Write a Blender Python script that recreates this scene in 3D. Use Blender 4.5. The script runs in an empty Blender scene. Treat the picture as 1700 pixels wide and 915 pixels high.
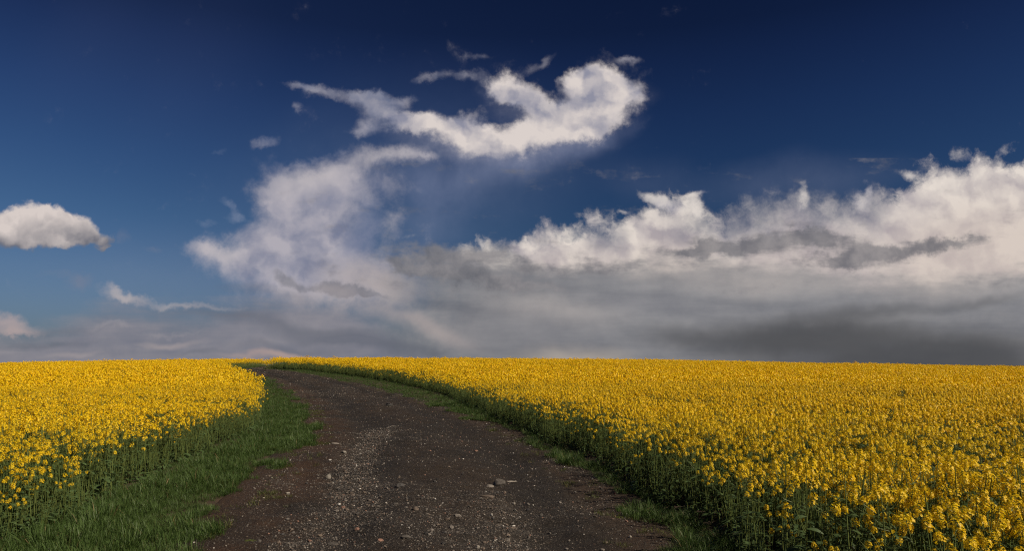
import bpy, bmesh, math, random
import numpy as np
from mathutils import Vector, Matrix

SC = bpy.context.scene
COL = SC.collection
R = math.radians

# ---------------------------------------------------------------- camera, world, sun, exposure
CAM_H = 1.7
cam_data = bpy.data.cameras.new('camera')
cam = bpy.data.objects.new('camera', cam_data)
COL.objects.link(cam)
SC.camera = cam
cam.location = (0, 0, CAM_H)
cam.rotation_euler = (R(90), 0, 0)
cam_data.sensor_width = 36
cam_data.lens = 24.35
cam_data.shift_y = 0.0826
cam_data.clip_start = 0.05
cam_data.clip_end = 20000

SUN_EL, SUN_AZ = R(41), R(106)          # azimuth clockwise from +Y (the view direction)
sun_data = bpy.data.lights.new('sun', 'SUN')
sun = bpy.data.objects.new('sun', sun_data)
COL.objects.link(sun)
sun_data.energy = 5.0
sun_data.angle = R(0.6)
sun_data.color = (1.0, 0.86, 0.68)
sd = Vector((math.sin(SUN_AZ) * math.cos(SUN_EL), math.cos(SUN_AZ) * math.cos(SUN_EL), math.sin(SUN_EL)))
sun.rotation_euler = sd.to_track_quat('Z', 'Y').to_euler()

SC.view_settings.view_transform = 'Standard'
SC.view_settings.look = 'None'
SC.view_settings.gamma = 1
SC.view_settings.exposure = 0
SC.view_settings.use_curve_mapping = False
SC.render.engine = 'CYCLES'
SC.cycles.use_denoising = False
SC.cycles.filter_width = 1.2
SC.cycles.max_bounces = 6
SC.cycles.diffuse_bounces = 3
SC.cycles.transparent_max_bounces = 4

world = bpy.data.worlds.new('World')
SC.world = world
world.use_nodes = True
WT = world.node_tree
WBG = WT.nodes['Background']
SKY_STRENGTH = 0.1
WBG.inputs[1].default_value = SKY_STRENGTH


def lin1(x):
    x /= 255.0
    return x / 12.92 if x < .04045 else ((x + .055) / 1.055) ** 2.4


def lin(c):
    return tuple(lin1(v) for v in c)


class E:
    """A tiny expression wrapper round shader math nodes."""
    def __init__(s, t, o): s.t, s.o = t, o
    def _m(s, op, *a, clamp=False):
        n = s.t.nodes.new('ShaderNodeMath'); n.operation = op; n.use_clamp = clamp
        for i, v in enumerate(a):
            if isinstance(v, E): s.t.links.new(v.o, n.inputs[i])
            else: n.inputs[i].default_value = v
        return E(s.t, n.outputs[0])
    def __add__(s, b): return s._m('ADD', s, b)
    __radd__ = __add__
    def __sub__(s, b): return s._m('SUBTRACT', s, b)
    def __rsub__(s, b): return s._m('SUBTRACT', b, s)
    def __mul__(s, b): return s._m('MULTIPLY', s, b)
    __rmul__ = __mul__
    def __truediv__(s, b): return s._m('DIVIDE', s, b)
    def max(s, b): return s._m('MAXIMUM', s, b)
    def min(s, b): return s._m('MINIMUM', s, b)
    def abs(s): return s._m('ABSOLUTE', s)
    def pow(s, b): return s._m('POWER', s, b)
    def clamp(s): return s._m('ADD', s, 0.0, clamp=True)
    def ss(s, a, b, lo=0.0, hi=1.0, kind='SMOOTHSTEP'):
        n = s.t.nodes.new('ShaderNodeMapRange'); n.interpolation_type = kind
        flip = a > b
        if flip: a, b, lo, hi = b, a, hi, lo
        s.t.links.new(s.o, n.inputs['Value'])
        for k, v in (('From Min', a), ('From Max', b), ('To Min', lo), ('To Max', hi)):
            n.inputs[k].default_value = v
        return E(s.t, n.outputs[0])


def xyz(t, x, y, z=0.0):
    n = t.nodes.new('ShaderNodeCombineXYZ')
    for i, v in enumerate((x, y, z)):
        if isinstance(v, E): t.links.new(v.o, n.inputs[i])
        else: n.inputs[i].default_value = v
    return E(t, n.outputs[0])


def noise(t, vec, scale, detail=5, rough=.55, dist=0.0, dims='3D', color=False, stretch=None, rot=0, off=(0, 0, 0)):
    if stretch or rot or off != (0, 0, 0):
        mp = t.nodes.new('ShaderNodeMapping')
        mp.inputs['Scale'].default_value = stretch or (1, 1, 1)
        mp.inputs['Rotation'].default_value = (0, 0, rot)
        mp.inputs['Location'].default_value = off
        t.links.new(vec.o, mp.inputs[0]); vec = E(t, mp.outputs[0])
    n = t.nodes.new('ShaderNodeTexNoise'); n.noise_dimensions = dims
    t.links.new(vec.o, n.inputs['Vector'])
    n.inputs['Scale'].default_value = scale
    n.inputs['Detail'].default_value = detail
    n.inputs['Roughness'].default_value = rough
    n.inputs['Distortion'].default_value = dist
    if color:                                              # colour to vector by hand
        a = t.nodes.new('ShaderNodeSeparateColor'); t.links.new(n.outputs['Color'], a.inputs[0])
        return xyz(t, E(t, a.outputs[0]), E(t, a.outputs[1]), E(t, a.outputs[2]))
    return E(t, n.outputs['Fac'])


def vmath(t, op, a, b):
    n = t.nodes.new('ShaderNodeVectorMath'); n.operation = op
    for i, v in enumerate((a, b)):
        if isinstance(v, E): t.links.new(v.o, n.inputs[i])
        elif isinstance(v, (int, float)): n.inputs[3].default_value = v
        else: n.inputs[i].default_value = v
    return E(t, n.outputs[0])


def scale_v(t, a, s):
    n = t.nodes.new('ShaderNodeVectorMath'); n.operation = 'SCALE'
    t.links.new(a.o, n.inputs[0])
    if isinstance(s, E): t.links.new(s.o, n.inputs[3])
    else: n.inputs[3].default_value = s
    return E(t, n.outputs[0])


def mixc(t, fac, a, b, mode='MIX'):
    n = t.nodes.new('ShaderNodeMix'); n.data_type = 'RGBA'; n.blend_type = mode
    if isinstance(fac, E): t.links.new(fac.o, n.inputs[0])
    else: n.inputs[0].default_value = fac
    for i, v in ((6, a), (7, b)):
        if isinstance(v, E): t.links.new(v.o, n.inputs[i])
        else: n.inputs[i].default_value = (*v, 1)
    return E(t, n.outputs[2])


def build_sky():
    t = WT
    W = lambda c: tuple(v / SKY_STRENGTH for v in lin(c))
    tc = t.nodes.new('ShaderNodeTexCoord')
    sp = t.nodes.new('ShaderNodeSeparateXYZ'); t.links.new(tc.outputs['Generated'], sp.inputs[0])
    X, Y, Z = (E(t, sp.outputs[i]) for i in range(3))
    hyp = (X * X + Y * Y).pow(.5).max(1e-4)
    az = X._m('ARCTAN2', X, Y.abs().max(1e-4))             # the sky repeats, mirrored, behind
    azc = az.max(-1.15).min(1.15)
    u = azc._m('TANGENT', azc)
    tel = Z / hyp
    sec = (u * u + 1.0).pow(.5)
    # sky map: azimuth / elevation in units where 1150 is one radian straight ahead
    px = u * 1150.0 + 850.0
    py = 598.0 - tel * sec * 1150.0
    side = (az - azc) * 900.0
    ROOT = (px, py, side, tel)

    # soft elliptical puff as a small node group working on plain numbers
    g = bpy.data.node_groups.new('soft_ellipse', 'ShaderNodeTree')
    for nm in ('x', 'y', 'ax', 'ay', 'ac', 'bx', 'by', 'bc'):
        g.interface.new_socket(nm, in_out='INPUT', socket_type='NodeSocketFloat')
    g.interface.new_socket('out', in_out='OUTPUT', socket_type='NodeSocketFloat')
    gi = g.nodes.new('NodeGroupInput')
    I_ = [E(g, gi.outputs[i]) for i in range(8)]
    qa = I_[0]._m('MULTIPLY_ADD', I_[0], I_[2], I_[1]._m('MULTIPLY_ADD', I_[1], I_[3], I_[4]))
    qb = I_[0]._m('MULTIPLY_ADD', I_[0], I_[5], I_[1]._m('MULTIPLY_ADD', I_[1], I_[6], I_[7]))
    rr = (qa * qa + qb * qb).pow(.5).ss(1.0, 0.0)
    go = g.nodes.new('NodeGroupOutput')
    g.links.new(rr.o, go.inputs[0])

    def clear_sky(t=t, px=px, tel=tel):
        # physical sky, graded as through a polarising filter
        sk = t.nodes.new('ShaderNodeTexSky'); sk.sky_type = 'NISHITA'; sk.sun_disc = False
        sk.sun_elevation = SUN_EL; sk.sun_rotation = SUN_AZ
        cr = t.nodes.new('ShaderNodeValToRGB')
        tt = (tel / .6).clamp(); t.links.new(tt.o, cr.inputs[0])
        stops = SKY_STOPS
        el = cr.color_ramp.elements
        while len(el) < len(stops): el.new(0.5)
        for e, (p, c) in zip(el, stops):
            e.position = p / .6; e.color = (*c, 1)
        c = mixc(t, 1.0, E(t, sk.outputs[0]), E(t, cr.outputs[0]), 'MULTIPLY')
        right = mixc(t, px.ss(60, 1300), (1, 1, 1), SKY_RIGHT)
        return mixc(t, 1.0, c, right, 'MULTIPLY')

    def paint(x0, x1, y0, y1):
        """all the clouds that can reach one window of the sky map, as a node group of its own"""
        t = bpy.data.node_groups.new('sky_window', 'ShaderNodeTree')
        for nm in ('px', 'py', 'side', 'tel'):
            t.interface.new_socket(nm, in_out='INPUT', socket_type='NodeSocketFloat')
        t.interface.new_socket('colour', in_out='OUTPUT', socket_type='NodeSocketColor')
        gin = t.nodes.new('NodeGroupInput')
        px, py, side, tel = (E(t, gin.outputs[i]) for i in range(4))
        N = {}
        def split(v):
            n = t.nodes.new('ShaderNodeSeparateXYZ'); t.links.new(v.o, n.inputs[0])
            return E(t, n.outputs[0]), E(t, n.outputs[1])
        def get(k):
            if k not in N: N[k] = MAKE[k]()
            return N[k]
        def cen(v): return vmath(t, 'SUBTRACT', v, (.5, .5, .5))
        MAKE = {
            'P': lambda: xyz(t, px, py, side),
            'c1': lambda: cen(noise(t, get('P'), 1 / 150, 4, .55, color=True)),
            'c2': lambda: cen(noise(t, get('P'), 1 / 38, 5, .62, color=True, off=(31, 7, 3))),
            'Ps': lambda: vmath(t, 'ADD', get('P'), scale_v(t, get('c1'), 60)),
            'Pw': lambda: vmath(t, 'ADD', vmath(t, 'ADD', get('P'), scale_v(t, get('c1'), 70)), scale_v(t, get('c2'), 38)),
            'P2': lambda: vmath(t, 'ADD', get('P'), scale_v(t, get('c2'), 44)),
            'xyPs': lambda: split(get('Ps')), 'xyPw': lambda: split(get('Pw')), 'xyP2': lambda: split(get('P2')), 'xyP': lambda: (px, py),
            'nf1': lambda: noise(t, get('P'), 1 / 60, 7, .6, dist=.3) - .5,
            'nf2': lambda: noise(t, get('P'), 1 / 16, 5, .65) - .5,
            'streak': lambda: noise(t, get('P'), 1 / 60, 5, .55, stretch=(.22, 1.6, 1), rot=R(-2)) - .5,
            'strk2': lambda: noise(t, get('P'), 1 / 60, 4, .5, stretch=(.12, .75, 1), rot=R(3), off=(11, 5, 0)) - .5,
            'bil': lambda: noise(t, get('P2'), 1 / 46, 5, .55) - .5,
            'rag': lambda: noise(t, get('P'), 1 / 26, 6, .68, dist=.6) - .5,
            'rag2': lambda: noise(t, get('P'), 1 / 34, 6, .6, stretch=(.6, 1.15, 1)) - .5,
            'virga': lambda: noise(t, get('Ps'), 1 / 60, 5, .5, stretch=(1.1, .24, 1), rot=R(20)) * .6 + get('nf1') * .9 + .22,
            # relief: brighter where the cloud thickens away from the sun (high on the right)
            'relief': lambda: noise(t, get('Pw'), 1 / 80, 3, .5) - noise(t, get('Pw'), 1 / 80, 3, .5, off=(16, -20, 0)),
        }
        M = 66

        def blobs(lst, src='Pw', grow=1.0):
            r = None
            for b in lst:
                cx, cy, rx, ry = b[:4]; rot = b[4] if len(b) > 4 else 0; w = b[5] if len(b) > 5 else 1.0
                rx *= grow; ry *= grow
                c, s_ = math.cos(R(rot)), math.sin(R(rot))
                ex = math.hypot(rx * c, ry * s_) + M; ey = math.hypot(rx * s_, ry * c) + M
                if cx + ex < x0 or cx - ex > x1 or cy + ey < y0 or cy - ey > y1: continue
                x, y = get('xy' + src)
                n = t.nodes.new('ShaderNodeGroup'); n.node_tree = g
                co = (c / rx, s_ / rx, -(cx * c + cy * s_) / rx, -s_ / ry, c / ry, (cx * s_ - cy * c) / ry)
                for i, v in enumerate(co): n.inputs[2 + i].default_value = v
                t.links.new(x.o, n.inputs[0]); t.links.new(y.o, n.inputs[1])
                e = E(t, n.outputs[0])
                if w != 1.0: e = e * w
                r = e if r is None else r + e
            return r

        def curve(pts):
            """y of an outline drawn over the sky map"""
            n = t.nodes.new('ShaderNodeFloatCurve')
            xx = (px + 200.0) / 2100.0
            t.links.new(xx.o, n.inputs['Value'])
            c = n.mapping.curves[0]
            pts = [(-200, pts[0][1])] + [p for p in pts if -200 < p[0] < 1900] + [(1900, pts[-1][1])]
            q = [((a + 200) / 2100, b / 700) for a, b in pts]
            c.points[0].location = q[0]; c.points[1].location = q[-1]
            for p in q[1:-1]: c.points.new(*p)
            n.mapping.update()
            return E(t, n.outputs[0]) * 700.0

        def near(pts, pad=70):                             # does anything below this outline reach the window?
            return y1 > min(b for a, b in pts) - pad

        S_ = {'col': clear_sky(t, px, tel)}

        def over(alpha, c):
            S_['col'] = mixc(t, alpha, S_['col'], c)

        def glow(lst, c, k, src='Ps', tex=None, base=0.0):
            v = blobs(lst, src)
            if v is None: return
            if tex: v = v * (get(tex) + base)
            over(v.clamp() * k, W(c))

        def cumulus(lst, lo=.22, hi=.62, hard=.5, al=1.0, light=(214, 204, 200), dark=(150, 148, 160), grad=0.0, gy=0, fs=.24, grow=1.0, rel=4.0, base=.66, thick=.22):
            F = blobs(lst, 'Pw', grow)
            if F is None: return
            a = (F + get('nf1') * hard + get('nf2') * fs).ss(lo, hi)
            s = get('relief') * rel + get('nf1') * .5 + (F - .9) * thick + base
            if grad: s = s - (py - gy) * grad
            over(a * al, mixc(t, s.clamp(), W(dark), W(light)))

        def tint(c, lst, rgb, k, src='Ps'):
            v = blobs(lst, src)
            return c if v is None else mixc(t, v.clamp() * k, c, W(rgb))
        # --- thin bluish veil in the top left and behind the clouds
        glow([(620, 330, 420, 260, -20, .5), (330, 480, 420, 120, 0, .6), (860, 300, 260, 110, -20, .3)], (125, 138, 165), .26, tex='nf1', base=.9)
        glow([(300, 120, 200, 220, 25, .35), (140, 60, 120, 220, 30, .3)], (110, 120, 160), .08)
        glow([(1330, 300, 260, 60, -6, .6), (1080, 300, 120, 50, 0, .3)], (120, 128, 155), .35, tex='nf1', base=.9)
        # --- virga trailing down and left under the high cumulus
        glow([(800, 285, 160, 70, -18, .8), (900, 262, 170, 46, -20, .8), (720, 350, 90, 90, -35, .6), (985, 235, 110, 30, -22, .7), (665, 420, 60, 70, 0, .35), (690, 300, 60, 60, 0, .4)],
             (132, 140, 168), .50, tex='virga', base=.12)

        # --- the big lavender anvil on the left
        A = blobs([(530, 350, 150, 130, 0, 1.1), (480, 420, 180, 95, 0, 1.1), (560, 290, 170, 55, -12, .75), (455, 310, 70, 70, 0, .8),
                   (390, 432, 120, 60, 12, .7), (340, 414, 70, 22, 10, .5), (590, 470, 190, 80, 0, .8), (470, 490, 170, 60, 0, .6),
                   (650, 385, 34, 70, 12, .55), (655, 262, 110, 30, 6, .75), (640, 320, 70, 40, -10, .6), (710, 268, 36, 10, 12, .4),
                   (660, 470, 130, 60, 10, .6)], 'Pw')
        if A:
            a = (A + get('nf1') * 1.25 + get('nf2') * .40).ss(.12, 1.35)
            shade = (get('relief') * 3.0 + get('nf1') * .55 + (py - 330.0) * .0006 + .56).clamp()
            c = mixc(t, shade, W((122, 127, 150)), W((178, 173, 181)))
            c = tint(c, [(650, 470, 170, 60, 8), (560, 520, 180, 50, 5)], (180, 168, 163), .75)
            c = tint(c, [(520, 290, 150, 40, -12), (360, 412, 70, 35, 5), (650, 262, 110, 30, 5), (642, 380, 26, 70, 10)], (200, 192, 192), .6)
            over(a * .95, c)
            h = blobs([(600, 375, 58, 80, 5, .9), (570, 420, 80, 50, 0, .5), (540, 335, 70, 22, -20, .5), (430, 350, 40, 60, 0, .2)], 'Pw')
            if h: over((h + get('nf1') * .8 + get('nf2') * .2).ss(.15, 1.2) * .6, W((106, 118, 148)))

        # --- high cumulus chain: thin shreds first, then the body
        glow([(760, 250, 130, 40, 4, .8), (880, 242, 140, 38, -10, .8), (980, 205, 90, 40, -30, .7), (1010, 165, 90, 46, 0, .5), (700, 215, 90, 40, 10, .5), (860, 180, 90, 50, 30, .4)],
             (168, 168, 184), .50, 'Pw', tex='nf2', base=.75)
        cumulus([(560, 150, 90, 20, 6, .7), (620, 152, 50, 16, 10, .6), (602, 212, 36, 17, 28, .75), (505, 138, 50, 12, 10, .5),
                 (618, 178, 50, 34, 40, .6), (438, 238, 38, 16, 0, .7), (712, 126, 50, 14, -8, .65), (497, 172, 16, 14, 0, .5),
                 (672, 160, 34, 14, -20, .6), (900, 104, 44, 16, -30, .55), (782, 125, 46, 14, 0, .5), (1048, 106, 30, 12, -5, .6),
                 (650, 190, 80, 36, 20, .7), (520, 262, 80, 14, -10, .5), (800, 92, 40, 10, 0, .35), (1010, 130, 110, 50, 0, .35), (840, 150, 70, 50, 30, .5)],
                lo=.16, hi=1.15, hard=.95, fs=.42, al=.60, light=(190, 186, 194), dark=(130, 137, 162), grow=1.25)
        cumulus([(668, 198, 60, 30, 12, .8), (742, 216, 95, 40, 8, 1.0), (790, 208, 50, 46, 0, .9), (830, 236, 130, 36, -3, 1.1),
                 (920, 214, 115, 36, -4, 1.1), (955, 200, 80, 34, 0, .9), (885, 182, 74, 26, 26, .8), (838, 150, 44, 36, 35, .75),
                 (978, 136, 60, 34, -15, 1.2), (1035, 158, 56, 40, 10, 1.2), (1000, 156, 66, 46, 0, .8), (1005, 196, 50, 22, 0, .7), (965, 214, 90, 32, -8, .9), (846, 146, 50, 38, 38, .7), (893, 172, 66, 36, 30, .8), (700, 205, 70, 24, 10, .5), (925, 190, 64, 32, 0, .8), (950, 152, 42, 36, 0, .6), (990, 178, 56, 26, 0, .7), (800, 258, 90, 18, -4, .35)],
                lo=.26, hi=1.25, hard=1.25, fs=.55, grad=.0016, gy=200, light=(218, 208, 203), dark=(142, 143, 160), grow=1.14, thick=.12, base=.60, rel=3.6)
        # --- left cumulus
        cumulus([(60, 378, 120, 44, 4, 1.1), (10, 375, 90, 50, 0, .9), (112, 378, 60, 34, 14, .8), (160, 398, 46, 24, 26, .8), (184, 408, 18, 18, 0, .5), (178, 423, 26, 8, 0, .6), (90, 408, 90, 18, 0, .7)],
                lo=.30, hi=.95, hard=.75, fs=.3, grad=.017, gy=380, light=(214, 203, 198), dark=(112, 113, 123), grow=1.2, base=.62, rel=2.0, thick=.12)
        cumulus([(380, 340, 28, 12, 25, .7), (388, 358, 36, 11, -4, .8), (335, 370, 24, 9, 0, .5), (365, 245, 14, 7, 0, .35), (320, 298, 16, 6, 0, .3)],
                lo=.15, hi=1.1, al=.55, hard=.7, light=(165, 170, 188), dark=(120, 135, 162), grow=1.3)
        glow([(133, 472, 34, 14, 0, .8), (258, 420, 24, 9, 0, .4), (205, 405, 14, 18, 0, .4), (110, 462, 60, 10, 4, .3)], (128, 130, 146), .45, 'Pw')

        # --- bright cream deck on the right
        top = [(740, 424), (775, 402), (850, 394), (900, 374), (960, 366), (1000, 358), (1040, 356), (1075, 332), (1110, 324), (1170, 330), (1195, 350),
               (1240, 330), (1330, 314), (1430, 314), (1490, 302), (1540, 282), (1610, 262), (1660, 258), (1700, 260), (1900, 262)]
        if x1 > 700 and near(top):
            topC = curve(top)
            pys = get('xyPs')[1]
            e = py - topC + get('bil') * 110.0 + get('nf1') * 30.0 + get('nf2') * 26.0
            hz = px.ss(1175, 1240) * px.ss(1500, 1440)
            crisp, soft = e.ss(-6, 34), (e + 14.0).ss(0, 120)
            aC = (crisp + (soft - crisp) * hz * .85) * (px + get('bil') * 100.0).ss(735, 800)
            thin = blobs([(1010, 385, 60, 50, 10), (1190, 350, 110, 60, 0), (1250, 320, 80, 45, 0, .9), (1330, 315, 130, 34, 0, .8), (1140, 390, 60, 30, 0, .5)], 'Ps')
            if thin: aC = aC * (1.0 - thin.clamp() * (.72 - get('bil') * 3.0).clamp() * .8)
            c = mixc(t, (get('relief') * 3.2 + get('nf1') * .35 + get('nf2') * .2 + .66).clamp(), W((164, 157, 164)), W((228, 218, 209)))
            c = mixc(t, (pys - topC).ss(10, 140) * .55, c, W((204, 188, 178)))
            c = mixc(t, px.ss(1150, 1330) * px.ss(1560, 1420) * .35, c, W((180, 172, 176)))
            over(aC, c)
        # bright turrets standing up from its crest
        cumulus([(1090, 328, 34, 14, 20, .65), (1112, 336, 36, 22, 40, .7), (1150, 340, 24, 34, -25, .8), (1160, 318, 26, 9, -10, .6),
                 (1045, 356, 24, 10, 0, .7), (1330, 335, 18, 34, 10, .7), (1430, 335, 26, 28, 20, .8), (1440, 308, 10, 16, 0, .6),
                 (1512, 285, 26, 14, 20, .7), (1602, 256, 28, 14, 30, .6), (1672, 252, 20, 14, 0, .6), 
                 (672, 396, 40, 12, -10, .35)],
                lo=.2, hi=1.1, al=.85, hard=1.0, fs=.6, light=(228, 219, 211), dark=(160, 158, 172), grow=1.35)
        cumulus([(930, 400, 85, 36, 0, 1.0), (1100, 365, 60, 44, 10, .7), (1590, 300, 110, 50, 10, .9), (1440, 350, 60, 30, 0, .6), (860, 406, 80, 14, 0, .7), (1660, 350, 80, 60, 0, .6)],
                lo=.25, hi=1.4, al=.6, hard=.9, light=(240, 230, 218), dark=(205, 195, 190))

        # --- grey stratocumulus deck
        top = [(560, 520), (620, 470), (650, 428), (680, 414), (780, 409), (850, 412), (880, 422), (960, 428), (1040, 424), (1090, 414), (1140, 420), (1200, 414),
               (1260, 424), (1330, 430), (1400, 442), (1480, 448), (1560, 450), (1640, 448), (1700, 442)]
        if x1 > 480 and near(top):
            topD = curve(top)
            sdD = py - topD + get('rag2') * 60.0 + get('streak') * 60.0
            aD = sdD.ss(-10, 40) * (px + get('nf1') * 160.0).ss(590, 760)
            c = mixc(t, (get('streak') * 1.2 + get('nf1') * .6 + get('rag2') * .6 + get('strk2') * 1.6 + .48).clamp(), W((105, 108, 116)), W((152, 151, 153)))
            w = blobs([(1250, 465, 260, 40, 2, .8), (1560, 470, 240, 42, 0, .9), (900, 510, 180, 40, 5, .8), (680, 520, 150, 60, 22, .9), (880, 450, 60, 8, 12, .6), (1080, 450, 120, 16, 0, .5)], 'Ps')
            if w: c = mixc(t, (w * (get('strk2') * 1.6 + get('nf1') * 1.2 + .75)).clamp() * .8, c, W((178, 170, 166)))
            over(aD * .96, c)
        I = blobs([(1260, 403, 190, 22, -4, .75), (1370, 398, 90, 17, 4, .6), (1180, 414, 130, 12, -4, .55), (1340, 430, 150, 16, 4, .6), (1530, 408, 160, 18, -3, .8), (1590, 402, 70, 10, 4, .4), (1450, 424, 100, 18, -4, .7),
                   (750, 432, 150, 34, 4, 1.0), (980, 442, 170, 20, 0, .8), (860, 470, 160, 14, 8, .6), (700, 450, 90, 16, 16, .6), (1400, 446, 80, 14, 0, .5), (1190, 440, 120, 20, 0, .5), (820, 470, 90, 14, 14, .4)], 'P2', 1.3)
        if I:
            aI = (I + get('rag2') * 1.5 + get('streak') * 1.8 + get('nf2') * .5).ss(.12, .95)
            over(aI * .84, mixc(t, (get('rag') * 1.3 + get('relief') * 3.0 + .5).clamp(), W((102, 103, 110)), W((142, 138, 140))))

        # --- dark rain core to the right, haze near the horizon, warm breaks
        K = blobs([(1420, 595, 460, 95, -1, 1.25), (1300, 548, 330, 45, -3, .8), (1640, 610, 300, 100, 0, .8), (1480, 512, 240, 20, -4, .6), (1120, 560, 160, 40, 10, .4), (1640, 500, 120, 14, -6, .4)], 'Ps')
        if K:
            over((K * (get('strk2') * 1.5 + get('nf1') * .5 + 1.0)).ss(-.1, 1.55) * .96, mixc(t, (get('strk2') * 2.0 + get('nf1') * .4 + .4).clamp(), W((68, 70, 75)), W((88, 88, 90))))
        glow([(1560, 560, 300, 14, 8, .8)], (98, 98, 101), .35)
        glow([(950, 592, 130, 34, 0, 1.0)], (178, 167, 156), .75)
        glow([(840, 545, 220, 60, 0, .7)], (142, 140, 143), .6)
        glow([(620, 560, 160, 40, 12, .5), (1060, 500, 200, 30, 6, .5)], (134, 133, 139), .5)

        # --- low lavender stratus on the left
        top = [(-100, 568), (0, 570), (80, 556), (150, 520), (190, 505), (260, 512), (330, 520), (430, 500), (500, 500), (560, 510), (700, 600), (800, 640), (1700, 660)]
        if x0 < 850 and near(top):
            topL = curve(top)
            aL = (py - topL + get('streak') * 90.0 + get('nf1') * 30.0).ss(-26, 38)
            over(aL * .92, mixc(t, (get('streak') * 1.2 + get('strk2') * 1.6 + get('nf1') * .9 + .5).clamp(), W((106, 111, 127)), W((150, 145, 150))))
        S = blobs([(380, 530, 190, 24, 6, .9), (560, 560, 200, 22, 3, .8), (480, 582, 170, 12, 0, .6), (640, 575, 140, 20, 12, .8), (440, 486, 110, 14, 4, .6), (100, 548, 110, 10, 0, .4)], 'Ps')
        if S: over((S * (get('streak') * 2.6 + .85)).clamp() * .72, W((100, 104, 116)))
        cumulus([(200, 492, 50, 13, 16, .9), (250, 503, 70, 12, 8, .9), (320, 514, 60, 10, 4, .8), (380, 520, 60, 8, 0, .5), (190, 545, 70, 8, -2, .6), (280, 560, 80, 7, 0, .5)], lo=.10, hi=1.5, al=.62, grow=1.25,
                light=(196, 184, 180), dark=(146, 143, 152), hard=.45)
        cumulus([(475, 466, 40, 18, 5, .9), (512, 478, 46, 14, 0, .7), (560, 475, 38, 18, 0, .9), (592, 482, 50, 16, 0, .8), (624, 488, 42, 10, 5, .6)], lo=.25, hi=.95, al=.8,
                light=(132, 131, 139), dark=(94, 97, 108), hard=.6, grow=1.15, base=.5)
        # pinks on the horizon
        glow([(15, 533, 75, 20, 8, .8), (20, 545, 60, 10, 0, .5)], (196, 172, 166), .7, 'Pw')
        glow([(470, 592, 90, 9, -2, 1.1), (400, 596, 60, 8, 0, .5)], (186, 160, 150), .6, 'Ps')
        glow([(280, 576, 70, 8, 0, .7), (120, 585, 70, 7, 0, .5), (640, 518, 120, 26, 16, .7), (730, 548, 90, 22, 20, .6), (560, 480, 60, 14, 6, .4)], (180, 166, 162), .6)
        glow([(690, 578, 110, 12, 10, .9), (540, 545, 140, 12, 4, .7), (80, 568, 120, 8, 0, .6), (330, 590, 60, 6, 0, .6)], (100, 104, 114), .55)
        if y1 > 600: over(py.ss(605, 640), W(GREY))
        gout = t.nodes.new('NodeGroupOutput')
        t.links.new(S_['col'].o, gout.inputs[0])
        n = WT.nodes.new('ShaderNodeGroup'); n.node_tree = t
        for i, v in enumerate(ROOT): WT.links.new(v.o, n.inputs[i])
        return E(WT, n.outputs[0])

    def bg(c):
        n = t.nodes.new('ShaderNodeBackground'); n.inputs[1].default_value = SKY_STRENGTH
        if isinstance(c, E): t.links.new(c.o, n.inputs[0])
        else: n.inputs[0].default_value = (*c, 1)
        return n.outputs[0]

    def choose(a, b, var, edge):                           # a where var < edge, b beyond it
        n = t.nodes.new('ShaderNodeMixShader')
        f = var._m('GREATER_THAN', var, edge)
        t.links.new(f.o, n.inputs[0]); t.links.new(a, n.inputs[1]); t.links.new(b, n.inputs[2])
        return n.outputs[0]
    xs = [-1e5, -150, 420, 790, 1180, 1850, 1e5]
    ys = [-60, 262, 640]
    rows = []
    for j in range(2):
        cells = [bg(paint(xs[i], xs[i + 1], ys[j], ys[j + 1])) for i in range(6)]
        l = choose(choose(cells[0], cells[1], px, xs[1]), cells[2], px, xs[2])
        r = choose(cells[3], choose(cells[4], cells[5], px, xs[5]), px, xs[4])
        rows.append(choose(l, r, px, xs[3]))
    mid = choose(rows[0], rows[1], py, ys[1])
    out = choose(choose(bg(clear_sky()), mid, py, ys[0]), bg(W(GREY)), py, ys[2])
    t.links.new(out, t.nodes['World Output'].inputs[0])
    t.nodes.remove(WBG)


GREY = (110, 110, 112)
SKY_STOPS = [(0.0, (.250, .332, .54)), (.114, (.240, .328, .493)), (.191, (.178, .285, .441)),
             (.268, (.1400, .236, .401)), (.345, (.1120, .184, .345)), (.422, (.0858, .131, .264)),
             (.47, (.066, .098, .200)), (.6, (.05, .075, .16))]
SKY_RIGHT = (.48, .55, .61)
build_sky()
world.cycles.sampling_method = 'MANUAL'
world.cycles.sample_map_resolution = 512

# ---------------------------------------------------------------- lie of the land
rng = np.random.default_rng(11)
F_ = 1150.0


def sstep(a, b, x):
    t = np.clip((x - a) / (b - a), 0, 1)
    return t * t * (3 - 2 * t)


def hash2(ix, iy, seed):
    h = (ix.astype(np.int64) * 374761393 + iy.astype(np.int64) * 668265263 + seed * 974634777) & 0x7fffffff
    h = ((h ^ (h >> 13)) * 1274126177) & 0x7fffffff
    return ((h ^ (h >> 16)) & 0xffff) / 65535.0


def vnoise(x, y, seed=0):
    x = np.asarray(x, float); y = np.asarray(y, float)
    ix, iy = np.floor(x), np.floor(y)
    fx, fy = x - ix, y - iy
    fx = fx * fx * (3 - 2 * fx); fy = fy * fy * (3 - 2 * fy)
    a, b = hash2(ix, iy, seed), hash2(ix + 1, iy, seed)
    c, d = hash2(ix, iy + 1, seed), hash2(ix + 1, iy + 1, seed)
    return (a * (1 - fx) + b * fx) * (1 - fy) + (c * (1 - fx) + d * fx) * fy - .5


def fbm(x, y, oct=4, seed=0, gain=.5):
    r, a = 0, 1.0
    for o in range(oct):
        r = r + a * vnoise(x * 2 ** o + 17.3 * o, y * 2 ** o - 9.1 * o, seed + o); a *= gain
    return r


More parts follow.
